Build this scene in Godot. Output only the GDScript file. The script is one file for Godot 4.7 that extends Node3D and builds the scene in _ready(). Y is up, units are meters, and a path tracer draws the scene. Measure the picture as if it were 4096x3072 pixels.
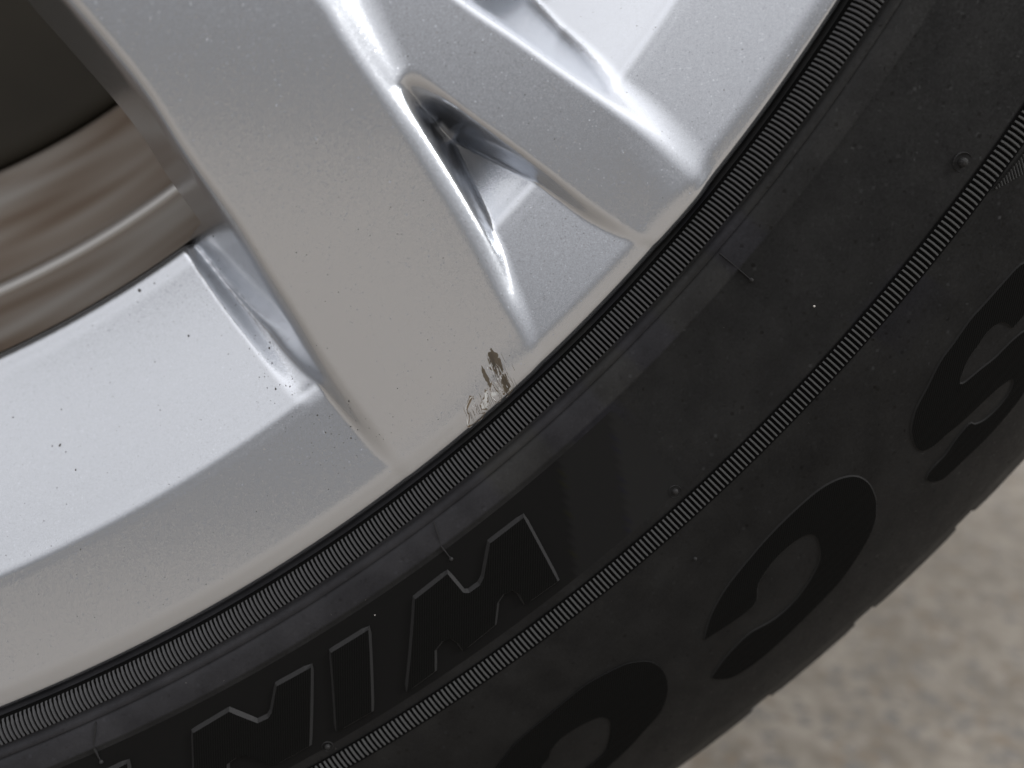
extends Node3D
# Close-up of a silver alloy wheel and its tyre standing on speckled paving.
# Wheel frame: origin on the axle in the plane of the rim lip, z outwards (towards the viewer), y up. Metres.

const AXLE := 0.3182            # height of the axle above the ground
const R0 := 0.138               # first row of the rim face grid
const DR := 0.00035
const NR := 271
const T0 := -72.0               # first column, degrees
const DT := 0.1
const NT := 521
const CUT := -0.036             # the spokes' walls end here

var wheel: Node3D
var rim: MeshInstance3D
var tyre: MeshInstance3D
var hz := PackedFloat32Array()  # height of the rim face
var part_of := PackedByteArray()
var rng := RandomNumberGenerator.new()
var M := {}

func _ready() -> void:
	rng.seed = 7
	set_view()
	materials()
	ground()
	wheel = Node3D.new()
	wheel.name = "wheel_assembly"
	wheel.position = Vector3(0, AXLE, 0)
	wheel.set_meta("label", "silver alloy wheel with scuffed rim edge and black winter tyre")
	wheel.set_meta("category", "wheel")
	add_child(wheel)
	rim_face()
	barrel()
	tyre_body()
	ribs()
	tread()
	letters()
	tyre_marks()
	scuff()
	dirt()
	brake()
	added_car_body()


# ------------------------------------------------------------------ camera, sky, sun
func set_view() -> void:
	var cam := Camera3D.new()
	cam.name = "camera"
	add_child(cam)
	cam.transform = Transform3D(Basis(Vector3(0.98936092, 0.04134986, 0.13948176), Vector3(0, 0.95875704, -0.28422692), Vector3(-0.14548186, 0.28120301, 0.94855674)), Vector3(0.14456657, AXLE - 0.13248539, 0.11004835))
	cam.near = 0.01
	cam.far = 500.0
	var at := CameraAttributesPhysical.new()
	at.frustum_focal_length = 12.0 / (1536.0 / 3300.0)
	at.frustum_focus_distance = 0.116
	at.frustum_near = 0.01
	at.frustum_far = 500.0
	at.exposure_aperture = 8.8
	cam.attributes = at
	cam.fov = rad_to_deg(2.0 * atan(1536.0 / 3300.0))
	cam.current = true
	var we := WorldEnvironment.new()
	we.name = "environment"
	var e := Environment.new()
	e.background_mode = Environment.BG_SKY
	var sky := Sky.new()
	var sm := ProceduralSkyMaterial.new()
	sm.sky_top_color = Color(0.995, 0.99, 0.995)
	sm.sky_horizon_color = Color(0.22, 0.223, 0.23)
	sm.sky_curve = 1.0
	sm.sky_energy_multiplier = 1.9
	sm.ground_horizon_color = Color(0.45, 0.44, 0.42)
	sm.ground_bottom_color = Color(0.3, 0.29, 0.27)
	sm.sun_angle_max = 1.0
	sky.sky_material = sm
	e.sky = sky
	e.tonemap_mode = Environment.TONE_MAPPER_LINEAR
	e.tonemap_exposure = 0.64
	e.sdfgi_enabled = true
	e.ssao_enabled = true
	e.ssil_enabled = true
	we.environment = e
	add_child(we)
	var sun := DirectionalLight3D.new()
	sun.name = "sun"
	sun.light_energy = 0.9
	sun.light_angular_distance = 14.0
	sun.light_color = Color(1.0, 0.995, 0.985)
	sun.shadow_enabled = true
	add_child(sun)
	sun.look_at_from_position(Vector3(2.6, 2.0, 1.0), Vector3.ZERO)


# ------------------------------------------------------------------ helpers
func mat(col: Color, rough: float, metal := 0.0, spec := 0.5) -> StandardMaterial3D:
	var m := StandardMaterial3D.new()
	m.albedo_color = col.linear_to_srgb()
	m.roughness = rough
	m.metallic = metal
	m.metallic_specular = spec
	return m

func part(called: String, mesh: Mesh, m: Material, parent: Node) -> MeshInstance3D:
	var o := MeshInstance3D.new()
	o.name = called
	o.mesh = mesh
	o.material_override = m
	parent.add_child(o, true)
	return o

func stuff(o: Node) -> void:
	o.set_meta("kind", "stuff")

func P(r: float, deg: float, z: float) -> Vector3:
	var t := deg_to_rad(deg)
	return Vector3(r * cos(t), r * sin(t), z)

func tri(st: SurfaceTool, a: Vector3, b: Vector3, c: Vector3, out: Vector3) -> void:
	# a triangle whose front looks along «out» (fronts run clockwise)
	if (b - a).cross(c - a).dot(out) > 0.0:
		st.add_vertex(a); st.add_vertex(c); st.add_vertex(b)
	else:
		st.add_vertex(a); st.add_vertex(b); st.add_vertex(c)

func quad(st: SurfaceTool, a: Vector3, b: Vector3, c: Vector3, d: Vector3, out: Vector3) -> void:
	tri(st, a, b, c, out)
	tri(st, a, c, d, out)

func done(st: SurfaceTool) -> ArrayMesh:
	st.index()
	st.generate_normals()
	return st.commit()

func begin(smooth := 0) -> SurfaceTool:
	var st := SurfaceTool.new()
	st.begin(Mesh.PRIMITIVE_TRIANGLES)
	st.set_smooth_group(smooth if smooth >= 0 else -1)
	return st

func smin(a: float, b: float, k: float) -> float:
	var h := maxf(k - absf(a - b), 0.0) / k
	return minf(a, b) - h * h * k * 0.25

func smax(a: float, b: float, k: float) -> float:
	return -smin(-a, -b, k)

func soft(d: float, r: float) -> float:          # max(0, d) with a round start
	if d < -r: return 0.0
	if d > r: return d
	return (d + r) * (d + r) / (4.0 * r)

func knots(k: Array, x: float) -> float:         # Catmull-Rom through [x, y] pairs
	var n := k.size()
	if x <= k[0][0]:
		return k[0][1] + (x - k[0][0]) * (k[1][1] - k[0][1]) / (k[1][0] - k[0][0])
	if x >= k[n - 1][0]:
		return k[n - 1][1] + (x - k[n - 1][0]) * (k[n - 1][1] - k[n - 2][1]) / (k[n - 1][0] - k[n - 2][0])
	var i := 0
	while x > k[i + 1][0]: i += 1
	var a = k[maxi(i - 1, 0)]; var b = k[i]; var c = k[i + 1]; var d = k[mini(i + 2, n - 1)]
	var h: float = c[0] - b[0]
	var m0: float = (c[1] - a[1]) / (c[0] - a[0]) * h
	var m1: float = (d[1] - b[1]) / (d[0] - b[0]) * h
	var t: float = (x - b[0]) / h
	var t2 := t * t
	var t3 := t2 * t
	return (2 * t3 - 3 * t2 + 1) * b[1] + (t3 - 2 * t2 + t) * m0 + (-2 * t3 + 3 * t2) * c[1] + (t3 - t2) * m1

func lin(k: Array, x: float) -> float:
	if x <= k[0][0]: return k[0][1]
	for i in k.size() - 1:
		if x <= k[i + 1][0]:
			return lerpf(k[i][1], k[i + 1][1], (x - k[i][0]) / (k[i + 1][0] - k[i][0]))
	return k[-1][1]


# ------------------------------------------------------------------ materials
func grain_normals(size: int, amount: float, coarse: float) -> ImageTexture:
	# random tilt of each flake, some flakes larger than one texel
	var im := Image.create(size, size, false, Image.FORMAT_RGB8)
	var g := RandomNumberGenerator.new()
	g.seed = 21
	for y in size:
		for x in size:
			var n := Vector3(g.randfn() * amount, g.randfn() * amount, 1.0).normalized()
			im.set_pixel(x, y, Color(n.x * 0.5 + 0.5, n.y * 0.5 + 0.5, n.z * 0.5 + 0.5))
	for i in int(size * size * coarse):
		var n := Vector3(g.randfn() * amount * 3.6, g.randfn() * amount * 3.6, 1.0).normalized()
		im.fill_rect(Rect2i(g.randi() % size, g.randi() % size, 1 + g.randi() % 2, 1 + g.randi() % 2), Color(n.x * 0.5 + 0.5, n.y * 0.5 + 0.5, n.z * 0.5 + 0.5))
	return ImageTexture.create_from_image(im)

func noise_tex(freq: float, oct: int, lo: Color, hi: Color, size := 512, kind := FastNoiseLite.TYPE_SIMPLEX_SMOOTH, sd := 3) -> NoiseTexture2D:
	var n := FastNoiseLite.new()
	n.noise_type = kind
	n.frequency = freq
	n.fractal_octaves = oct
	n.seed = sd
	var t := NoiseTexture2D.new()
	t.width = size
	t.height = size
	t.seamless = true
	t.noise = n
	var g := Gradient.new()
	g.set_color(0, lo)
	g.set_color(1, hi)
	t.color_ramp = g
	return t

func materials() -> void:
	var s := mat(Color(0.522, 0.544, 0.582), 0.24, 0.92)
	s.clearcoat_enabled = true
	s.clearcoat = 0.55
	s.clearcoat_roughness = 0.08
	s.normal_enabled = true
	s.normal_texture = grain_normals(512, 0.028, 0.012)
	s.normal_scale = 1.0
	s.uv1_triplanar = true
	s.uv1_scale = Vector3.ONE / 0.04
	M.silver = s
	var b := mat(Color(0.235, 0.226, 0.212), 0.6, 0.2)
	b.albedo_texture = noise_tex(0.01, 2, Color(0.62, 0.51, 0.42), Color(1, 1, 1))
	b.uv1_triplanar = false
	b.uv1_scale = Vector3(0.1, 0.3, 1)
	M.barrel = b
	M.step = mat(Color(0.4, 0.39, 0.38), 0.4, 0.6)
	var r := mat(Color(0.0135, 0.0136, 0.014), 0.66, 0.0, 0.26)
	r.roughness_texture = noise_tex(0.03, 5, Color(0.75, 0.75, 0.75), Color(1, 1, 1))
	r.albedo_texture = noise_tex(0.012, 5, Color(0.7, 0.7, 0.71), Color(1, 1, 1), 512, FastNoiseLite.TYPE_SIMPLEX_SMOOTH, 9)
	r.normal_enabled = true
	r.normal_texture = grain_normals(256, 0.05, 0.02)
	r.uv1_triplanar = true
	r.uv1_scale = Vector3.ONE / 0.06
	M.rubber = r
	M.rib = mat(Color(0.062, 0.063, 0.066), 0.75, 0.0, 0.3)
	M.sidewall_rib = mat(Color(0.066, 0.068, 0.069), 0.7, 0.0, 0.3)
	M.letter = mat(Color(0.0062, 0.0062, 0.006), 0.8, 0.0, 0.1)
	# the letters' faces are moulded with fine upright ribs
	var ribbed := Image.create(256, 8, false, Image.FORMAT_RGB8)
	for x in 256:
		var n := Vector3(sin(x * TAU / 16.0) * 0.5, 0, 1).normalized()
		for y in 8: ribbed.set_pixel(x, y, Color(n.x * 0.5 + 0.5, 0.5, n.z * 0.5 + 0.5))
	M.letter.normal_enabled = true
	M.letter.normal_texture = ImageTexture.create_from_image(ribbed)
	M.letter.uv1_triplanar = true
	M.letter.uv1_scale = Vector3.ONE / 0.0054
	M.panel = mat(Color(1, 1, 1), 0.66, 0.0, 0.24)
	M.panel.vertex_color_use_as_albedo = true
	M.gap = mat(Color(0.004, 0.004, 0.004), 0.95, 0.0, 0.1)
	M.mark = mat(Color(0.019, 0.019, 0.0195), 0.6, 0.0, 0.35)
	M.rim_line = mat(Color(0.014, 0.014, 0.014), 0.7, 0.0, 0.25)
	M.bare = mat(Color(0.57, 0.58, 0.58), 0.55, 0.4)
	M.brown = mat(Color(0.13, 0.1, 0.072), 0.85, 0.1)
	M.dirt = mat(Color(0.09, 0.088, 0.083), 0.9)
	M.grit = mat(Color(0.55, 0.53, 0.5), 0.8)
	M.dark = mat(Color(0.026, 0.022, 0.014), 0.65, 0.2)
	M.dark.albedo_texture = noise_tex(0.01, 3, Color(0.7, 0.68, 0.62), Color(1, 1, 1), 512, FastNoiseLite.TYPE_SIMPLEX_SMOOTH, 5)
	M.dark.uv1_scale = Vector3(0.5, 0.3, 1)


# ------------------------------------------------------------------ ground
func ground() -> void:
	var g := MeshInstance3D.new()
	g.name = "ground"
	var pm := PlaneMesh.new()
	pm.size = Vector2(240, 240)
	g.mesh = pm
	var m := mat(Color(0.43, 0.417, 0.402), 0.85)
	var size := 1024
	var im := Image.create(size, size, false, Image.FORMAT_RGB8)
	var n1 := FastNoiseLite.new(); n1.seed = 4; n1.frequency = 0.022; n1.fractal_octaves = 3
	var n2 := FastNoiseLite.new(); n2.seed = 14; n2.frequency = 0.006; n2.fractal_octaves = 2
	im.fill(Color(0.84, 0.82, 0.78))
	for y in size:
		for x in size:
			var v := n1.get_noise_2d(x, y) * 0.35 + n2.get_noise_2d(x, y) * 0.3
			im.set_pixel(x, y, Color(0.86 + v * 0.34, 0.83 + v * 0.34, 0.785 + v * 0.34))
	var gr := RandomNumberGenerator.new()
	gr.seed = 33
	for i in 1500:
		var c := Vector2(gr.randi() % size, gr.randi() % size)
		var q := gr.randf()
		var col := Color(0.75, 0.745, 0.73) if q < 0.5 else (Color(0.93, 0.9, 0.86) if q < 0.75 else Color(0.8, 0.75, 0.69))
		var ra := gr.randf_range(4.0, 15.0)
		for k in 7:
			var d := Vector2.from_angle(gr.randf() * TAU) * ra * 0.6
			var h := int(ra * gr.randf_range(0.4, 0.9)); var w := int(ra * gr.randf_range(0.5, 1.2))
			im.fill_rect(Rect2i(int(c.x + d.x), int(c.y + d.y), w, h), col)
	m.albedo_texture = ImageTexture.create_from_image(im)
	m.uv1_triplanar = true
	m.uv1_world_triplanar = true
	m.uv1_scale = Vector3.ONE / 0.22
	g.material_override = m
	g.set_meta("kind", "structure")
	g.set_meta("label", "speckled beige stone paving beyond the tyre")
	g.set_meta("category", "ground")
	add_child(g)


# ------------------------------------------------------------------ rim face: ring and two spokes from one height function
var K_AL := [[0.13, -47.6], [0.1607, -48.0], [0.1718, -48.26], [0.1797, -48.77], [0.1859, -49.04], [0.1903, -49.2], [0.1978, -49.62], [0.204, -49.92], [0.2106, -50.24], [0.2155, -50.4], [0.2217, -50.52], [0.2261, -50.62], [0.2305, -50.66]]
var K_AR := [[0.13, -38.2], [0.1797, -40.68], [0.1835, -41.02], [0.1883, -41.36], [0.1932, -41.65], [0.1983, -41.93], [0.2028, -42.22], [0.2075, -42.55], [0.2121, -42.9], [0.2164, -43.25], [0.2208, -43.6], [0.2251, -43.86], [0.2281, -44.05], [0.2299, -44.25], [0.2312, -44.45]]
var K_BL := [[0.13, -38.1], [0.176, -39.3], [0.1833, -39.9], [0.1918, -40.3], [0.1952, -40.28], [0.2004, -40.18], [0.2052, -40.0], [0.2102, -39.83], [0.2154, -39.68], [0.2208, -39.54], [0.226, -39.33], [0.2297, -39.08], [0.2312, -38.9]]
var K_BU := [[0.13, -38.6], [0.1933, -36.86], [0.2002, -36.62], [0.2076, -36.44], [0.2152, -36.26], [0.2209, -36.2], [0.2261, -36.28], [0.2296, -36.36], [0.231, -36.45]]
# how steep each wall is, by radius
var S_AL := [[0.19, 2.2], [0.205, 2.0], [0.215, 1.35], [0.226, 0.8]]
var S_AR := [[0.192, 0.0], [0.2, 5.0], [0.21, 3.4], [0.217, 0.8], [0.224, 0.0]]
var S_BL := [[0.1925, 0.0], [0.1965, 2.0], [0.2, 6.0], [0.215, 4.0], [0.222, 2.0], [0.23, 1.0]]
var S_BU := [[0.19, 2.2], [0.205, 1.9], [0.215, 1.2], [0.228, 0.65]]

func rim_face() -> void:
	hz.resize(NR * NT)
	part_of.resize(NR * NT)
	for i in NR:
		var r := R0 + DR * i
		var al := knots(K_AL, r); var ar := knots(K_AR, r); var bl := knots(K_BL, r); var bu := knots(K_BU, r)
		var mal := lin(S_AL, r); var mar := lin(S_AR, r); var mbl := lin(S_BL, r); var mbu := lin(S_BU, r)
		# ring: lip, outer band, ridge, inner slope, inner edge
		var z1 := -0.30 * soft(0.2292 - r, 0.0008)
		var z2 := -0.0045 - (0.2145 - r) * 0.9
		var base := smin(z1, z2, 0.0009)
		base += 0.00022 * exp(-pow((r - 0.2143) / 0.0008, 2.0)) + 0.0003 * exp(-pow((r - 0.1886) / 0.0011, 2.0))
		base = smin(base, -0.0288 + (r - 0.1876) * 6.0, 0.002)
		var face := 1.9 * pow(maxf(r - 0.2, 0.0), 2.0) - 0.00165 if r < 0.2295 else 0.0
		var face_b := minf(0.095 * (r - 0.2297), 0.0)
		var lip := -(r - 0.2311) * (r - 0.2311) / 0.0013 if r > 0.2311 else 0.0
		var step_z := face - 0.0013 - 2.6 * soft(r - 0.1935, 0.002)
		var dig := 0.0042 * clampf((0.2155 - r) / 0.024, 0.0, 1.0)
		var dig_at := lin([[0.1877, -53.3], [0.1965, -52.95], [0.2034, -52.6], [0.2145, -52.05]], r)
		var cham := lin([[0.19, 0.5], [0.2, 0.6], [0.213, 0.62], [0.221, 0.85]], r)
		var edge_r := lin([[0.19, 0.0007], [0.2, 0.0014], [0.23, 0.0016]], r)
		var k := r * PI / 180.0
		for j in NT:
			var t := T0 + DT * j
			var b := base
			if dig > 0.0 and t > -56.0 and t < -46.0:
				b -= dig * smoothstep(dig_at - 0.25, dig_at + 0.5, t)
			var za := face
			var dl := k * (al - t)
			var dr := k * (t - ar)
			if dl > -0.0024: za -= mal * soft(dl, 0.0014)
			if dr > -0.003: za -= cham * soft(dr, edge_r) + mar * soft(dr - 0.0021, 0.0008)
			var zb := face_b
			dl = k * (bl - t)
			dr = k * (t - bu)
			if dl > -0.002: zb -= mbl * soft(dl, 0.0012)
			if dr > -0.002: zb -= mbu * soft(dr, 0.001)
			if t < (al + ar) * 0.5: zb = -1.0
			var z := b
			var gap := clampf((t - ar + 0.9) / 0.8, 0.0, 1.0) * clampf((bl + 0.3 - t) / 0.5, 0.0, 1.0)
			if t > ar - 0.9 and t < bl + 1.8 and r < 0.2: z = smax(z, step_z - (1.0 - clampf((t - ar + 0.9) / 0.8, 0.0, 1.0)) * 0.02 - 0.62 * soft(k * (t - bl + 0.55), 0.0011), 0.0012)
			var between := 0.0008 * smoothstep(0.218, 0.206, r) * smoothstep(0.193, 0.2, r) * gap
			var upper := smoothstep(-39.2, -36.8, t)
			z = smax(z, za, 0.0008 + between)
			z = smax(z, zb, lerpf(0.0008 + between, 0.0026, upper))
			var c := i * NT + j
			hz[c] = z + lip
			part_of[c] = 0
			if r < 0.2298:
				if t > -46.0 and t < (ar + bl) * 0.5 and za > b - 0.0004 or t <= -46.0 and za > b - 0.0004: part_of[c] = 1
				elif t >= (ar + bl) * 0.5 and zb > b - 0.0004: part_of[c] = 2
				elif r < 0.2 and t > ar and step_z > b: part_of[c] = 1
	# the pin mark at the bottom of the pocket between the spokes
	var m0 := P(0.2005, -41.0, 0)
	for i in NR:
		for j in NT:
			var c := i * NT + j
			if hz[c] < -0.004:
				var q := P(R0 + DR * i, T0 + DT * j, 0).distance_to(m0)
				if q < 0.0022: hz[c] += 0.0007 * smoothstep(0.0022, 0.0015, q)
	var ring := face_mesh(0)
	rim = part("rim", ring, M.silver, wheel)
	part("spoke", face_mesh(1), M.silver, rim).set_meta("label", "broad main spoke with chipped paint at its foot")
	part("spoke", face_mesh(2), M.silver, rim).set_meta("label", "narrow side spoke branching to the right")

func height(r: float, t: float) -> float:
	var a := clampf((r - R0) / DR, 0, NR - 1.001)
	var b := clampf((t - T0) / DT, 0, NT - 1.001)
	var i := int(a); var j := int(b)
	a -= i; b -= j
	var c := i * NT + j
	return lerpf(lerpf(hz[c], hz[c + 1], b), lerpf(hz[c + NT], hz[c + NT + 1], b), a)

func normal_at(i: int, j: int) -> Vector3:
	var i0 := maxi(i - 1, 0); var i1 := mini(i + 1, NR - 1)
	var j0 := maxi(j - 1, 0); var j1 := mini(j + 1, NT - 1)
	var r := R0 + DR * i
	var zr := (hz[i1 * NT + j] - hz[i0 * NT + j]) / (DR * (i1 - i0))
	var zt := (hz[i * NT + j1] - hz[i * NT + j0]) / (deg_to_rad(DT) * (j1 - j0)) / r
	var t := deg_to_rad(T0 + DT * j)
	return Vector3(-zr * cos(t) + zt * sin(t), -zr * sin(t) - zt * cos(t), 1.0).normalized()

func face_mesh(which: int) -> ArrayMesh:
	var vs := PackedVector3Array(); var ns := PackedVector3Array(); var ix := PackedInt32Array()
	var where := PackedInt32Array()
	where.resize(NR * NT)
	where.fill(-1)
	for i in NR - 1:
		var cut := -0.016 if which > 0 and R0 + DR * i < 0.1868 else CUT
		for j in NT - 1:
			var c := i * NT + j
			if part_of[c] != which: continue
			var q := [c, c + 1, c + NT + 1, c + NT]
			var over := 0
			for p in q:
				if hz[p] > cut: over += 1
			if over == 0: continue
			for p in q:
				if where[p] < 0:
					where[p] = vs.size()
					var pi: int = p / NT
					var pj: int = p % NT
					vs.append(P(R0 + DR * pi, T0 + DT * pj, hz[p]))
					ns.append(normal_at(pi, pj))
			for f in [[q[0], q[1], q[2]], [q[0], q[2], q[3]]]:
				if over == 4:
					ix.append_array([where[f[0]], where[f[1]], where[f[2]]])
					continue
				var keep := []
				for s in 3:
					var a: int = where[f[s]]; var b: int = where[f[(s + 1) % 3]]
					var za := vs[a].z - cut; var zb := vs[b].z - cut
					if za > 0: keep.append(a)
					if (za > 0) != (zb > 0):
						keep.append(vs.size())
						vs.append(vs[a].lerp(vs[b], za / (za - zb)))
						ns.append(ns[a].lerp(ns[b], za / (za - zb)).normalized())
				for s in range(1, keep.size() - 1):
					ix.append_array([keep[0], keep[s], keep[s + 1]])
	# order is r outwards then t up: (0,0) (0,1) (1,1) runs clockwise seen from +z
	var arr := []
	arr.resize(Mesh.ARRAY_MAX)
	arr[Mesh.ARRAY_VERTEX] = vs
	arr[Mesh.ARRAY_NORMAL] = ns
	arr[Mesh.ARRAY_INDEX] = ix
	var am := ArrayMesh.new()
	am.add_surface_from_arrays(Mesh.PRIMITIVE_TRIANGLES, arr)
	return am


# a turned shape: profile points (r, z), listed from the axle side outwards so that its front faces +z
func lathe(prof: Array, a0: float, a1: float, steps: int, uv := Vector2(1, 1)) -> ArrayMesh:
	var vs := PackedVector3Array(); var ns := PackedVector3Array(); var ts := PackedVector2Array(); var ix := PackedInt32Array()
	var n := prof.size()
	var len := 0.0
	for i in n:
		var p0 = prof[maxi(i - 1, 0)]; var p1 = prof[mini(i + 1, n - 1)]
		var d := Vector2(p1[0] - p0[0], p1[1] - p0[1]).normalized()
		if i > 0: len += Vector2(prof[i][0] - prof[i - 1][0], prof[i][1] - prof[i - 1][1]).length()
		for s in steps + 1:
			var deg := lerpf(a0, a1, float(s) / steps)
			var t := deg_to_rad(deg)
			vs.append(P(prof[i][0], deg, prof[i][1]))
			ns.append(Vector3(-d.y * cos(t), -d.y * sin(t), d.x))
			ts.append(Vector2(float(s) / steps * uv.x, len * uv.y))
	for i in n - 1:
		for s in steps:
			var c := i * (steps + 1) + s
			ix.append_array([c, c + 1, c + steps + 2, c, c + steps + 2, c + steps + 1])
	var arr := []
	arr.resize(Mesh.ARRAY_MAX)
	arr[Mesh.ARRAY_VERTEX] = vs
	arr[Mesh.ARRAY_NORMAL] = ns
	arr[Mesh.ARRAY_TEX_UV] = ts
	arr[Mesh.ARRAY_INDEX] = ix
	var am := ArrayMesh.new()
	am.add_surface_from_arrays(Mesh.PRIMITIVE_TRIANGLES, arr)
	return am

func rounded(prof: Array, cut: float) -> Array:   # chamfers every inner corner twice
	var p := prof
	for k in 2:
		var out := [p[0]]
		for i in range(1, p.size() - 1):
			var b := Vector2(p[i][0], p[i][1])
			for q in [Vector2(p[i - 1][0], p[i - 1][1]), Vector2(p[i + 1][0], p[i + 1][1])]:
				var d: Vector2 = q - b
				var l := minf(cut, d.length() * 0.3)
				var e := b + d.normalized() * l
				out.append([e.x, e.y])
		out.append(p[-1])
		p = out
		cut *= 0.45
	return p

func barrel() -> void:
	var prof := [[0.176, -0.19], [0.170, -0.15], [0.159, -0.13], [0.1572, -0.085], [0.1574, -0.0722], [0.1600, -0.0702], [0.1762, -0.0525], [0.1770, -0.0505], [0.1774, -0.0464], [0.1796, -0.0446], [0.1832, -0.0385], [0.1862, -0.033], [0.1874, -0.0295]]
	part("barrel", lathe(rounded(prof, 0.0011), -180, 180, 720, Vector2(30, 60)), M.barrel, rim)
	part("barrel_step", lathe(rounded([[0.1775, -0.0466], [0.1777, -0.0453], [0.1788, -0.0444], [0.1797, -0.0447]], 0.0004), -180, 180, 720), M.step, rim)
	# the rest of the ring, outside the part that carries the spokes
	var ring := []
	for i in 60:
		var r := lerpf(0.1880, 0.2325, i / 59.0)
		var z := smin(-0.30 * soft(0.2292 - r, 0.0008), -0.0045 - (0.2145 - r) * 0.9, 0.0009)
		z += 0.00022 * exp(-pow((r - 0.2143) / 0.0008, 2.0))
		ring.append([r, z - ((r - 0.2311) * (r - 0.2311) / 0.0013 if r > 0.2311 else 0.0)])
	part("rim_ring", lathe(ring, T0 + DT * (NT - 1), T0 + 360.0, 620), M.silver, rim)


# ------------------------------------------------------------------ tyre
var SIDE := [[0.2316, -0.006], [0.2325, -0.0026], [0.2331, -0.0008], [0.2337, 0.0000], [0.2352, 0.0006], [0.2367, 0.0009], [0.2370, 0.0004], [0.2374, 0.0004], [0.2378, 0.0011], [0.2386, 0.0012], [0.2388, 0.0008], [0.2390, 0.0013], [0.240, 0.0016], [0.2422, 0.0021], [0.2427, 0.0018], [0.247, 0.0028], [0.253, 0.0038], [0.2585, 0.0046], [0.2612, 0.0048], [0.27, 0.0052], [0.28, 0.0047], [0.285, 0.0038], [0.29, 0.0026], [0.2935, 0.0016], [0.297, 0.0005], [0.300, -0.0008], [0.303, -0.0022], [0.3052, -0.0036], [0.3054, -0.0060], [0.3063, -0.0094], [0.3079, -0.014], [0.3095, -0.022]]

func side_z(r: float) -> float:
	return lin(SIDE, r)

func tyre_body() -> void:
	var prof := []
	prof.append([0.2295, -0.012])
	prof.append_array(SIDE)
	prof.append_array([[0.3126, -0.04], [0.3128, -0.1], [0.3122, -0.18], [0.308, -0.195], [0.295, -0.206], [0.27, -0.208], [0.24, -0.2], [0.215, -0.19]])
	var m := lathe(prof, -180, 180, 1080, Vector2(20, 20))
	var arr := m.surface_get_arrays(0)
	var vs: PackedVector3Array = arr[Mesh.ARRAY_VERTEX]
	var cs := PackedColorArray()
	# paler in the strip beside the rim, fading over the sidewall and with angle
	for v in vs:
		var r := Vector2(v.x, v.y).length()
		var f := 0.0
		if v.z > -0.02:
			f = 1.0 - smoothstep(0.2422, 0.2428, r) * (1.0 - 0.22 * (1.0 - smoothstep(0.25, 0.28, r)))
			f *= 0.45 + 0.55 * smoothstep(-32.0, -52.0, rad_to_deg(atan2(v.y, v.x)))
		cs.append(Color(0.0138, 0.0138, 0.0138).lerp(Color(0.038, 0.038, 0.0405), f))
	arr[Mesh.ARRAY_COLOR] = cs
	m = ArrayMesh.new()
	m.add_surface_from_arrays(Mesh.PRIMITIVE_TRIANGLES, arr)
	var graded: StandardMaterial3D = M.rubber.duplicate()
	graded.albedo_color = Color.WHITE
	graded.vertex_color_use_as_albedo = true
	tyre = part("tyre", m, graded, wheel)

func rib_mesh(r0: float, r1: float, half: float, h: float) -> ArrayMesh:
	var st := begin(-1)
	var n := 4
	var prev := []
	for i in n + 1:
		var r := lerpf(r0, r1, float(i) / n)
		var z := side_z(r)
		var hh := h * (0.55 if i == 0 or i == n else 1.0)
		var row := [Vector3(r, -half, z - 0.0002), Vector3(r, -half * 0.62, z + hh), Vector3(r, half * 0.62, z + hh), Vector3(r, half, z - 0.0002)]
		if i == 0:
			quad(st, row[0], row[1], row[2], row[3], Vector3(-1, 0, 0.2))
		else:
			quad(st, prev[0], prev[1], row[1], row[0], Vector3(0, -1, 0.2))
			quad(st, prev[1], prev[2], row[2], row[1], Vector3(0, 0, 1))
			quad(st, prev[2], prev[3], row[3], row[2], Vector3(0, 1, 0.2))
		if i == n:
			quad(st, row[0], row[1], row[2], row[3], Vector3(1, 0, 0.2))
		prev = row
	return done(st)

func ribs() -> void:
	var a := rib_mesh(0.23345, 0.23668, 0.0002, 0.00042)
	var b := rib_mesh(0.2602, 0.2630, 0.00019, 0.00042)
	var pitch := 0.1636
	for i in 272:
		var o := part("bead_rib", a, M.rib, tyre)
		o.rotation.z = deg_to_rad(-25.6 - pitch * i)
	for i in 226:
		var o := part("sidewall_rib", b, M.sidewall_rib, tyre)
		o.rotation.z = deg_to_rad(-26.6 - pitch * i)
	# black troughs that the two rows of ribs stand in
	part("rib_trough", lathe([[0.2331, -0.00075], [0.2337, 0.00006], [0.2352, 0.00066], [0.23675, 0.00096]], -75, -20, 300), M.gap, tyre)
	part("rib_trough", lathe([[0.2599, 0.00484], [0.2616, 0.00496], [0.26325, 0.00506]], -75, -20, 300), M.gap, tyre)

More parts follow.
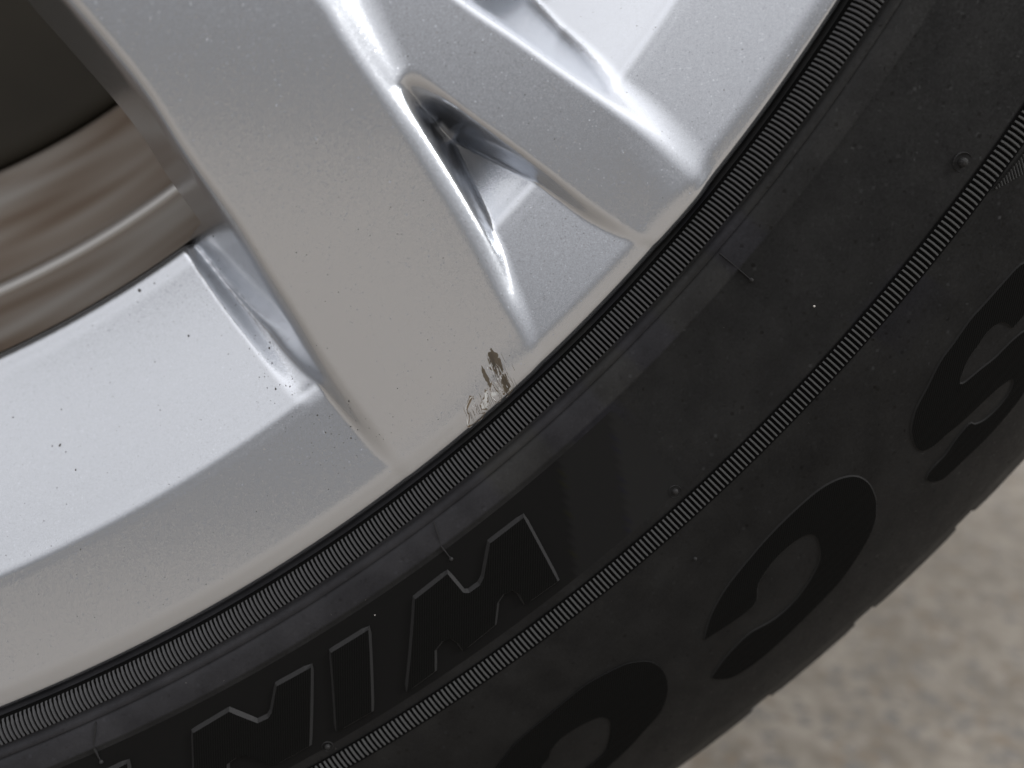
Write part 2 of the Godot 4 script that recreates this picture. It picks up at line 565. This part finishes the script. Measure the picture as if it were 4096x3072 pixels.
func tread() -> void:
	# one block: the shoulder's outline pushed out by the depth of the groove, swept over its length
	var outline := [[0.3052, -0.0036], [0.3074, -0.0052], [0.3097, -0.0078], [0.3117, -0.0115], [0.3134, -0.0165], [0.3148, -0.0230], [0.3164, -0.04], [0.3180, -0.07], [0.3182, -0.10], [0.3180, -0.13], [0.3164, -0.16], [0.3134, -0.18], [0.309, -0.19]]
	var st := begin(1)
	var n := 8
	var w := 1.78
	var p := outline
	for i in p.size() - 1:
		for s in n:
			# the block's ends are rounded over
			var t0 := lerpf(-w, w, float(s) / n); var t1 := lerpf(-w, w, float(s + 1) / n)
			var d0 := 0.00018 * pow(absf(t0 / w), 10.0); var d1 := 0.00018 * pow(absf(t1 / w), 10.0)
			quad(st, P(p[i][0] - d0, t0, p[i][1]), P(p[i + 1][0] - d0, t0, p[i + 1][1]), P(p[i + 1][0] - d1, t1, p[i + 1][1]), P(p[i][0] - d1, t1, p[i][1]), Vector3(1, 0, 0.3 - i * 0.05))
	for e in [-1.0, 1.0]:
		st.set_smooth_group(2 if e < 0.0 else 3)
		for i in p.size() - 1:
			var a = p[i]; var b = p[i + 1]
			quad(st, P(a[0] - 0.00018, e * w, a[1]), P(b[0] - 0.00018, e * w, b[1]), P(b[0] - 0.009, e * w, b[1] - 0.002), P(a[0] - 0.004, e * w, a[1] - 0.004), Vector3(0, e, 0))
	var m := done(st)
	var pitch := 360.0 / 82.0
	for i in 82:
		var deg := -40.55 + pitch * i
		var o := part("tread_block", m, M.rubber, tyre)
		o.rotation.z = deg_to_rad(deg)


func curve(p: PackedVector2Array) -> PackedVector2Array:   # rounds an outline but keeps its sharp corners
	var out := PackedVector2Array()
	var n := p.size()
	var sharp := []
	for i in n:
		sharp.append(absf((p[i] - p[(i + n - 1) % n]).angle_to(p[(i + 1) % n] - p[i])) > 1.15)
	for i in n:
		var a := p[(i + n - 1) % n]; var b := p[i]; var c := p[(i + 1) % n]; var d := p[(i + 2) % n]
		if sharp[i]: a = b
		if sharp[(i + 1) % n]: d = c
		for k in 4:
			out.append(b.cubic_interpolate(c, a, d, k / 4.0))
	return out

# raised lettering: outline as [r in mm, angle in degrees]
func emboss(called: String, outlines: Array, h: float, bevel: float, face: Material, edge: Material, curved := false) -> MeshInstance3D:
	var top := begin(-1)
	var wall := begin(-1)
	for o in outlines:
		var k := 0.27 * PI / 180.0 * 1000.0          # mm along the arc for one degree
		var poly := PackedVector2Array()
		for i in o.size():
			poly.append(Vector2(o[i][1] * k, o[i][0]))
		if Geometry2D.is_polygon_clockwise(poly): poly.reverse()
		if curved: poly = curve(poly)
		var box := Rect2(poly[0], Vector2.ZERO)
		for p in poly: box = box.expand(p)
		var v := floorf(box.position.y)
		while v < box.end.y:
			var u := floorf(box.position.x)
			while u < box.end.x:
				var cell := PackedVector2Array([Vector2(u, v), Vector2(u + 4, v), Vector2(u + 4, v + 2), Vector2(u, v + 2)])
				for piece in Geometry2D.intersect_polygons(poly, cell):
					var ids := Geometry2D.triangulate_polygon(piece)
					for f in range(0, ids.size(), 3):
						var q := []
						for s in 3:
							var w: Vector2 = piece[ids[f + s]]
							q.append(P(w.y * 0.001, w.x / k, side_z(w.y * 0.001) + h))
						tri(top, q[0], q[1], q[2], Vector3(0, 0, 1))
				u += 4.0
			v += 2.0
		# edges: the outline, cut into short pieces, goes down and outwards to the sidewall
		var pts := PackedVector2Array()
		for i in poly.size():
			var a := poly[i]; var b := poly[(i + 1) % poly.size()]
			var c := maxi(1, int(a.distance_to(b) / 1.0))
			for s in c: pts.append(a.lerp(b, float(s) / c))
		var n := pts.size()
		var outp := []
		for i in n:
			var d := (pts[(i + 1) % n] - pts[(i + n - 1) % n]).normalized()
			outp.append(pts[i] + Vector2(d.y, -d.x) * bevel)
		for i in n:
			var j := (i + 1) % n
			var a := P(pts[i].y * 0.001, pts[i].x / k, side_z(pts[i].y * 0.001) + h)
			var b := P(pts[j].y * 0.001, pts[j].x / k, side_z(pts[j].y * 0.001) + h)
			var c := P(outp[j].y * 0.001, outp[j].x / k, side_z(outp[j].y * 0.001) - 0.0001)
			var d := P(outp[i].y * 0.001, outp[i].x / k, side_z(outp[i].y * 0.001) - 0.0001)
			quad(wall, a, b, c, d, Vector3(0, 0, 1) + (d - a) * 10.0)
	var letter := part(called, done(top), face, tyre)
	part("edge", done(wall), edge, letter)
	return letter

func letters() -> void:
	var W := [[246.23, -48.40], [246.14, -49.84], [249.6, -50.75], [250.13, -51.0], [250.13, -51.45], [249.6, -51.6], [245.97, -51.62], [246.26, -53.04], [257.2, -55.15], [256.9, -54.0], [254.24, -53.58], [253.70, -53.18], [254.0, -52.9], [255.39, -52.80], [256.73, -52.83], [256.33, -51.47], [253.84, -50.94], [253.31, -50.6], [253.65, -50.27], [254.78, -50.18], [256.54, -50.26], [256.79, -48.94]]
	emboss("raised_letter", [W], 0.0007, 0.55, M.letter, M.mark).set_meta("label", "raised letter W")
	emboss("raised_letter", [[[246.13, -54.95], [246.05, -56.46], [256.75, -57.85], [256.91, -56.51]]], 0.0007, 0.55, M.letter, M.mark).set_meta("label", "raised letter I")
	var N := [[246.35, -57.32], [246.20, -58.66], [249.3, -59.3], [249.75, -59.5], [249.64, -59.9], [246.08, -60.51], [246.46, -61.96], [256.3, -63.15], [256.0, -61.95], [253.01, -61.53], [252.75, -61.19], [253.00, -60.83], [256.61, -60.24], [256.58, -58.88]]
	emboss("raised_letter", [N], 0.0007, 0.55, M.letter, M.mark).set_meta("label", "raised letter N")
	var T := [[246.29, -64.41], [246.50, -65.4], [253.6, -66.6], [253.4, -65.9], [256.4, -66.3], [256.7, -68.6], [256.7, -64.3], [253.2, -64.0], [253.6, -65.3]]
	T = [[246.29, -64.41], [246.45, -65.5], [253.6, -66.4], [253.6, -67.4], [256.7, -67.8], [256.7, -64.2], [253.5, -63.9], [253.6, -65.2]]
	emboss("raised_letter", [T], 0.0007, 0.55, M.letter, M.mark).set_meta("label", "raised letter T")
	var C := [[281.14, -46.80], [278.39, -46.13], [276.23, -45.15], [274.96, -43.96], [274.21, -42.71], [274.29, -41.31], [275.18, -40.51], [277.11, -39.95], [279.78, -39.79], [283.04, -39.94], [285.16, -40.20], [286.6, -40.42], [288.35, -40.89], [290.09, -41.65], [291.50, -42.47], [292.08, -43.20], [292.50, -44.04], [293.0, -45.03], [293.2, -45.93], [292.9, -46.60], [291.97, -47.11], [289.51, -47.48], [288.62, -47.37], [287.30, -46.68], [286.6, -45.94], [286.7, -45.50], [287.7, -44.88], [287.9, -44.28], [287.4, -43.65], [286.2, -43.02], [284.38, -42.44], [281.59, -42.12], [279.48, -42.08], [278.30, -42.50], [278.10, -43.40], [279.45, -44.34], [282.28, -44.99]]
	emboss("sidewall_letter", [C], 0.0002, 0.3, M.letter, M.rim_line, true).set_meta("label", "large flush letter C")
	# the O in two halves, closed below the picture's edge
	var oa := [[281.9, -55.4], [279.2, -55.1], [277.09, -54.41], [275.54, -53.59], [274.82, -52.85], [274.50, -52.09], [274.11, -51.32], [273.96, -50.50], [274.61, -49.69], [275.54, -49.06], [277.49, -48.57], [279.47, -48.42], [281.71, -48.47], [281.97, -50.79], [280.68, -50.91], [279.88, -51.34], [279.51, -51.83], [279.57, -52.38], [280.37, -52.84], [281.99, -53.40]]
	var ob := [[281.71, -48.47], [283.65, -48.63], [285.96, -48.97], [288.10, -49.50], [289.16, -50.17], [290.54, -51.05], [291.5, -51.96], [292.2, -53.2], [291.4, -54.6], [288.2, -55.3], [285.0, -55.5], [281.9, -55.4], [281.99, -53.40], [284.6, -53.75], [287.2, -53.6], [288.6, -53.0], [288.7, -52.3], [288.03, -51.66], [286.15, -51.25], [283.44, -50.85], [281.97, -50.79]]
	emboss("sidewall_letter", [oa, ob], 0.0002, 0.0, M.letter, M.rim_line, true).set_meta("label", "large flush letter O")
	var S := [[274.07, -32.88], [273.87, -33.68], [273.73, -34.25], [274.17, -35.05], [274.53, -35.72], [275.79, -36.49], [276.80, -37.13], [278.01, -37.55], [279.59, -37.86], [281.98, -38.02], [283.46, -37.94], [284.34, -37.60], [284.66, -37.11], [285.3, -36.53], [285.75, -35.75], [286.28, -35.11], [287.14, -34.64], [288.06, -34.68], [289.07, -35.02], [289.3, -35.55], [288.86, -36.04], [287.88, -36.32], [286.90, -36.43], [287.04, -36.98], [287.7, -37.56], [287.67, -38.05], [288.06, -38.39], [289.01, -38.46], [290.50, -38.30], [291.34, -38.01], [291.69, -37.33], [292.13, -36.45], [292.17, -35.70], [291.90, -35.01], [291.37, -34.60], [289.45, -33.78], [287.15, -33.14], [284.24, -32.95], [282.70, -33.43], [282.01, -33.92], [281.62, -34.57], [280.95, -35.07], [280.26, -35.67], [279.65, -35.81], [278.87, -35.61], [277.86, -35.13], [277.57, -34.67], [277.30, -34.15], [278.14, -33.71], [280.33, -33.61], [280.36, -33.09], [279.31, -32.32], [276.04, -31.70], [274.46, -32.17]]
	emboss("sidewall_letter", [S], 0.0002, 0.3, M.letter, M.rim_line, true).set_meta("label", "large flush letter S")


# ------------------------------------------------------------------ small moulded marks on the tyre
func dome(st: SurfaceTool, r: float, t: float, ra: float, h: float) -> void:
	var c := P(r, t, side_z(r) - 0.00005)
	var rows := [[1.0, 0.0], [0.85, 0.55], [0.5, 0.9], [0.0, 1.0]]
	for i in 3:
		for s in 10:
			var q := []
			for e in [[i, s], [i, s + 1], [i + 1, s + 1], [i + 1, s]]:
				var a: float = e[1] * TAU / 10.0
				q.append(c + Vector3(cos(a), sin(a), 0) * ra * rows[e[0]][0] + Vector3(0, 0, h * rows[e[0]][1]))
			quad(st, q[0], q[1], q[2], q[3], (q[0] + q[2]) * 0.5 - c + Vector3(0, 0, ra * 0.3))

func bar(st: SurfaceTool, pts: Array, half: float, h: float) -> void:   # a low ridge along points [r, degrees]
	for i in pts.size() - 1:
		var a := P(pts[i][0], pts[i][1], side_z(pts[i][0])); var b := P(pts[i + 1][0], pts[i + 1][1], side_z(pts[i + 1][0]))
		var s := (b - a).cross(Vector3(0, 0, 1)).normalized() * half
		var up := Vector3(0, 0, h)
		var dn := Vector3(0, 0, -0.0002)
		quad(st, a - s + dn, b - s + dn, b - s * 0.4 + up, a - s * 0.4 + up, -s.normalized() + Vector3(0, 0, 0.4))
		quad(st, a - s * 0.4 + up, b - s * 0.4 + up, b + s * 0.4 + up, a + s * 0.4 + up, Vector3(0, 0, 1))
		quad(st, a + s * 0.4 + up, b + s * 0.4 + up, b + s + dn, a + s + dn, s.normalized() + Vector3(0, 0, 0.4))

func tyre_marks() -> void:
	# clean black lettered panel; towards its end it greys into the paler sidewall
	var vs := PackedVector3Array(); var ns := PackedVector3Array(); var cs := PackedColorArray(); var ix := PackedInt32Array()
	var rows := 14
	var cols := 280
	for i in rows:
		var r := lerpf(0.2427, 0.2592, i / (rows - 1.0))
		for j in cols:
			var t := lerpf(-74.0, -43.5, j / (cols - 1.0))
			vs.append(P(r, t, side_z(r) + (0.00012 if i > 0 and i < rows - 1 and j < cols - 3 else -0.0001)))
			ns.append(Vector3(-0.2 * cos(deg_to_rad(t)), -0.2 * sin(deg_to_rad(t)), 1).normalized())
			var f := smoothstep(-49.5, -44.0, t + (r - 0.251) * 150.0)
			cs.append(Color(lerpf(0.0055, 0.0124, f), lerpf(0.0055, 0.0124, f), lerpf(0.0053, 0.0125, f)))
			if i > 0 and j > 0:
				var c := i * cols + j
				ix.append_array([c - cols - 1, c - cols, c, c - cols - 1, c, c - 1])
	var arr := []
	arr.resize(Mesh.ARRAY_MAX)
	arr[Mesh.ARRAY_VERTEX] = vs
	arr[Mesh.ARRAY_NORMAL] = ns
	arr[Mesh.ARRAY_COLOR] = cs
	arr[Mesh.ARRAY_INDEX] = ix
	var am := ArrayMesh.new()
	am.add_surface_from_arrays(Mesh.PRIMITIVE_TRIANGLES, arr)
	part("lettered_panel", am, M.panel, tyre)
	# vent nubs with their rings
	for p in [[257.63, -30.98, 1.0], [258.25, -44.17, 0.7], [268.59, -45.21, 0.35], [258.44, -58.45, 0.6]]:
		var st := begin(-1)
		dome(st, p[0] * 0.001, p[1], 0.0006 * p[2] + 0.0001, 0.0007 * p[2] + 0.0001)
		if p[2] > 0.5:
			for s in 20:
				var c := P(p[0] * 0.001, p[1], side_z(p[0] * 0.001))
				var a0 := s * TAU / 20; var a1 := (s + 1) * TAU / 20
				var d0 := Vector3(cos(a0), sin(a0), 0); var d1 := Vector3(cos(a1), sin(a1), 0)
				var ra: float = 0.0012 * p[2]
				quad(st, c + d0 * ra + Vector3(0, 0, -0.0001), c + d1 * ra + Vector3(0, 0, -0.0001), c + d1 * (ra + 0.0001) + Vector3(0, 0, 0.00012), c + d0 * (ra + 0.0001) + Vector3(0, 0, 0.00012), Vector3(0, 0, 1))
				quad(st, c + d0 * (ra + 0.0001) + Vector3(0, 0, 0.00012), c + d1 * (ra + 0.0001) + Vector3(0, 0, 0.00012), c + d1 * (ra + 0.0002) + Vector3(0, 0, -0.0001), c + d0 * (ra + 0.0002) + Vector3(0, 0, -0.0001), Vector3(0, 0, 1))
		part("vent_nub", done(st), M.mark, tyre)
	# mould seams ending in a nub
	for p in [[-37.64, -37.62], [-50.9, -51.24], [-64.74, -65.25]]:
		var st := begin(-1)
		bar(st, [[0.2390, p[0]], [0.2405, p[0] * 0.6 + p[1] * 0.4], [0.2425, p[1]], [0.2447, p[1]]], 0.00012, 0.00022)
		dome(st, 0.2448, p[1], 0.00035, 0.0005)
		part("mould_seam", done(st), M.mark, tyre)
	# fine hatched wedge beside the outer rib row
	var st := begin(-1)
	for i in 26:
		var t := -30.95 + i * 0.105
		var r0 := 0.2636 + 0.00004 * i
		var r1 := r0 + minf(0.0003 + i * 0.00016, 0.0026)
		bar(st, [[r0, t], [r1, t - 0.14 * (r1 - r0) / 0.001]], 0.00009, 0.0003)
	var w := part("hatched_wedge", done(st), M.sidewall_rib, tyre)
	stuff(w)
	# pale grit stuck to the rubber
	st = begin(-1)
	var spots := [[253.90, -36.96, 0.16], [245.15, -54.52, 0.16], [246.72, -49.57, 0.15]]
	for i in 40:
		spots.append([rng.randf_range(239, 300), rng.randf_range(-68, -28), rng.randf_range(0.02, 0.05)])
	for i in 30:
		spots.append([rng.randf_range(239, 262), rng.randf_range(-68, -54), rng.randf_range(0.02, 0.055)])
	for s in spots:
		dome(st, s[0] * 0.001, s[1], s[2] * 0.001, s[2] * 0.0012)
	stuff(part("grit", done(st), M.grit, tyre))


# ------------------------------------------------------------------ chipped paint and dirt on the rim
func patch(st: SurfaceTool, pts: Array, grow: float, lift: float, ragged: float) -> void:
	var k := 0.2295 * PI / 180.0 * 1000.0
	var poly := PackedVector2Array()
	var c := Vector2.ZERO
	for p in pts: c += Vector2(p[1] * k, p[0]) / pts.size()
	for i in pts.size():
		var a := Vector2(pts[i][1] * k, pts[i][0]); var b := Vector2(pts[(i + 1) % pts.size()][1] * k, pts[(i + 1) % pts.size()][0])
		var n := maxi(1, int(a.distance_to(b) / 0.16))
		for s in n:
			var q := a.lerp(b, float(s) / n)
			q += (q - c).normalized() * grow + Vector2(rng.randfn() * ragged * 0.7, rng.randfn() * ragged * 1.5)
			poly.append(q)
	var ids := Geometry2D.triangulate_polygon(poly)
	if ids.is_empty():
		poly = Geometry2D.convex_hull(poly)
		ids = Geometry2D.triangulate_polygon(poly)
	for f in range(0, ids.size(), 3):
		var q := []
		for s in 3:
			var w := poly[ids[f + s]]
			var r := minf(w.y * 0.001, 0.2322)
			q.append(P(r, w.x / k, height(r, w.x / k) + lift))
		tri(st, q[0], q[1], q[2], Vector3(0, 0, 1))

func scuff() -> void:
	var brown := [[[225.28, -45.30], [225.89, -45.33], [226.34, -45.28], [227.15, -45.35], [227.85, -45.45], [228.67, -45.55], [227.56, -45.56], [228.05, -45.71], [228.63, -45.69], [228.16, -45.81], [227.21, -45.68], [226.40, -45.64], [225.62, -45.56], [225.45, -45.45]],
		[[226.07, -45.98], [226.90, -46.01], [227.72, -46.08], [228.41, -46.13], [229.13, -46.29], [228.51, -46.26], [227.49, -46.18], [226.61, -46.09]],
		[[228.88, -45.69], [229.17, -45.55], [230.13, -45.68], [230.89, -45.74], [231.46, -45.72], [231.66, -45.80], [231.39, -45.99], [230.76, -45.99], [229.73, -45.85]]]
	var bare := [[[228.47, -46.11], [229.29, -46.15], [230.31, -46.21], [231.39, -46.25], [231.74, -46.41], [231.13, -46.47], [230.30, -46.46], [229.52, -46.35]],
		[[230.80, -46.05], [231.46, -46.01], [231.68, -45.86], [231.92, -46.11], [231.48, -46.13]],
		[[228.20, -47.02], [228.61, -46.94], [229.27, -47.06], [229.98, -47.13], [230.72, -47.26], [231.34, -47.03], [231.92, -47.27], [231.38, -47.54], [231.60, -47.81], [231.08, -47.79], [230.29, -47.50], [229.31, -47.41], [228.63, -47.23]],
		[[228.93, -46.47], [229.17, -46.44], [229.96, -46.59], [231.23, -46.86], [230.64, -47.02], [229.99, -46.93], [229.67, -46.69]],
		[[227.49, -45.54], [228.42, -45.56], [228.93, -45.61], [228.57, -45.67]],
		[[226.47, -45.68], [227.08, -45.68], [227.75, -45.79], [227.17, -45.82]]]
	M.chip = mat(Color(1, 1, 1), 0.8, 0.1)
	M.chip.vertex_color_use_as_albedo = true
	var browns := [Color(0.085, 0.068, 0.05), Color(0.13, 0.1, 0.07), Color(0.06, 0.052, 0.044), Color(0.19, 0.155, 0.115)]
	var st := begin(-1)
	st.set_color(browns[1])
	for p in bare: patch(st, p, 0.1, 0.00002, 0.04)
	st.set_color(browns[0])
	for p in brown: patch(st, p, 0.07, 0.00003, 0.05)
	# scratches that run with the scrape, in several tones of dirt
	for i in 230:
		st.set_color(browns[rng.randi() % 4])
		var r := rng.randf_range(225.3, 230.6)
		var mid := -45.42 - (r - 225.3) * 0.09
		var t := mid + rng.randfn() * (0.07 + (r - 225.3) * 0.035)
		if r > 228.3 and rng.randf() < 0.35: t = rng.randf_range(-47.5, -45.8)
		var l := rng.randf_range(0.3, 1.9)
		var w := rng.randf_range(0.005, 0.016)
		patch(st, [[r, t], [r + 0.1, t - w], [r + l, t - 0.085 * l - w * 0.5], [r + l * 0.9, t - 0.085 * l + w]], 0.0, 0.00005 + i * 0.0000002, 0.008)
	var o := part("paint_chip", done(st), M.chip, rim)
	o.set_meta("label", "brown edged paint chips on the rim lip")
	st = begin(-1)
	for p in bare: patch(st, p, -0.035, 0.000035, 0.06)
	for i in 40:
		var r := rng.randf_range(226.5, 231.2)
		var t := -45.45 - (r - 225.3) * 0.1 + rng.randfn() * 0.16
		if r > 229.0 and rng.randf() < 0.5: t = rng.randf_range(-47.6, -45.9)
		var l := rng.randf_range(0.15, 0.6)
		patch(st, [[r, t], [r + 0.08, t - 0.018], [r + l, t - 0.09 * l - 0.01], [r + l * 0.8, t - 0.09 * l + 0.018]], 0.0, 0.00006 + i * 0.0000002, 0.012)
	part("bare_metal", done(st), M.bare, o)

func dirt() -> void:
	var st := begin(-1)
	for p in [[189.4, -56.3, 0.44], [189.7, -55.5, 0.17], [198.82, -55.03, 0.23], [189.9, -54.75, 0.10], [199.33, -56.88, 0.13], [202.87, -62.02, 0.30], [204.01, -61.84, 0.13], [196.69, -63.86, 0.17], [190.20, -59.11, 0.13], [193.61, -52.34, 0.27], [211.32, -52.67, 0.23], [203.42, -51.96, 0.17], [206.19, -52.07, 0.17], [193.25, -56.92, 0.13], [200.45, -59.20, 0.10], [198.63, -61.60, 0.13], [205.26, -57.41, 0.13]]:
		speck(st, p[0] * 0.001, p[1], p[2] * 0.00075)
	# sprinkled dust: thick in the crease beside the broad spoke, thin elsewhere
	for i in 420:
		var r := rng.randf_range(0.189, 0.229); var t := rng.randf_range(-70, -32)
		if rng.randf() < 0.45:
			r = rng.randf_range(0.19, 0.226); t = -51.6 - 0.9 * rng.randfn() - (0.228 - r) * 30.0
		var s := rng.randf_range(0.00003, 0.00009)
		if rng.randf() < 0.08: s *= 1.8
		speck(st, r, t, s)
	stuff(part("dirt_specks", done(st), M.dirt, rim))

func speck(st: SurfaceTool, r: float, t: float, ra: float) -> void:
	if height(r, t) < -0.03: return
	var ring := []
	var n := 7
	for s in n:
		var a := s * TAU / n + rng.randf() * 0.5
		var q := ra * rng.randf_range(0.55, 1.25)
		var rr := r + cos(a) * q; var tt := t + rad_to_deg(sin(a) * q / r)
		ring.append(P(rr, tt, height(rr, tt) + 0.00001))
	var c := P(r, t, height(r, t) + ra * 0.5)
	for s in n:
		tri(st, c, ring[s], ring[(s + 1) % n], Vector3(0, 0, 1))

# ------------------------------------------------------------------ what is seen through the opening
func brake() -> void:
	var b := Node3D.new()
	b.name = "brake_disc"
	b.position = Vector3(0, AXLE, -0.1)
	b.set_meta("label", "dark brake disc and shield seen through the gap left of the broad spoke")
	b.set_meta("category", "brake disc")
	add_child(b)
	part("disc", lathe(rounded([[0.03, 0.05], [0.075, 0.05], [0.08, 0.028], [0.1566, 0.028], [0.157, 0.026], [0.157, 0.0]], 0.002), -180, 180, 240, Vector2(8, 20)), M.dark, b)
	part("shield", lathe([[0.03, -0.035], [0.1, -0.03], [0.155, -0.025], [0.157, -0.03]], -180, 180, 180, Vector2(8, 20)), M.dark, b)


# ------------------------------------------------------------------ unseen car body, added just above the frame to shade the paving
func added_car_body() -> void:
	var c := Node3D.new()
	c.name = "added_car"
	c.position = Vector3(0, AXLE, 0)
	c.set_meta("label", "unseen car body added around and behind the wheel to shade the paving")
	c.set_meta("category", "car")
	add_child(c)
	var paint := mat(Color(0.3, 0.31, 0.33), 0.35, 0.6)
	var plastic := mat(Color(0.02, 0.02, 0.02), 0.8)
	# fender: a panel with a round arch cut out of it, turned inwards at its edge
	var st := begin(-1)
	var n := 40
	for i in n:
		var a0 := lerpf(-18.0, 198.0, float(i) / n); var a1 := lerpf(-18.0, 198.0, float(i + 1) / n)
		var q0 := P(0.375, a0, -0.012); var q1 := P(0.375, a1, -0.012)
		var o0 := Vector3(clampf(q0.x * 3.0, -1.0, 0.58), 0.5 if q0.y > 0.1 else -0.1, -0.02); var o1 := Vector3(clampf(q1.x * 3.0, -1.0, 0.58), 0.5 if q1.y > 0.1 else -0.1, -0.02)
		quad(st, q0, q1, o1, o0, Vector3(0, 0, 1))
		quad(st, q0, q1, q1 + Vector3(0, 0, -0.03), q0 + Vector3(0, 0, -0.03), -q0)
	part("fender", done(st), paint, c)
	st = begin(-1)
	for i in n:
		var a0 := lerpf(-18.0, 198.0, float(i) / n); var a1 := lerpf(-18.0, 198.0, float(i + 1) / n)
		quad(st, P(0.38, a0, -0.04), P(0.38, a1, -0.04), P(0.38, a1, -0.27), P(0.38, a0, -0.27), -P(1, a0, 0))
	part("arch_liner", done(st), plastic, c)
	for b in [["bumper", Vector3(0.2, 0.34, 1.6), Vector3(0.48, 0.14, -0.83), paint], ["sill", Vector3(0.9, 0.3, 0.2), Vector3(-0.84, 0.0, -0.13), paint], ["underbody", Vector3(1.7, 0.5, 1.3), Vector3(-0.44, 0.18, -0.95), plastic]]:  # boxes of the added body, placed to keep light off the paving
		var bm := BoxMesh.new()
		bm.size = b[1]
		part(b[0], bm, b[3], c).position = b[2]
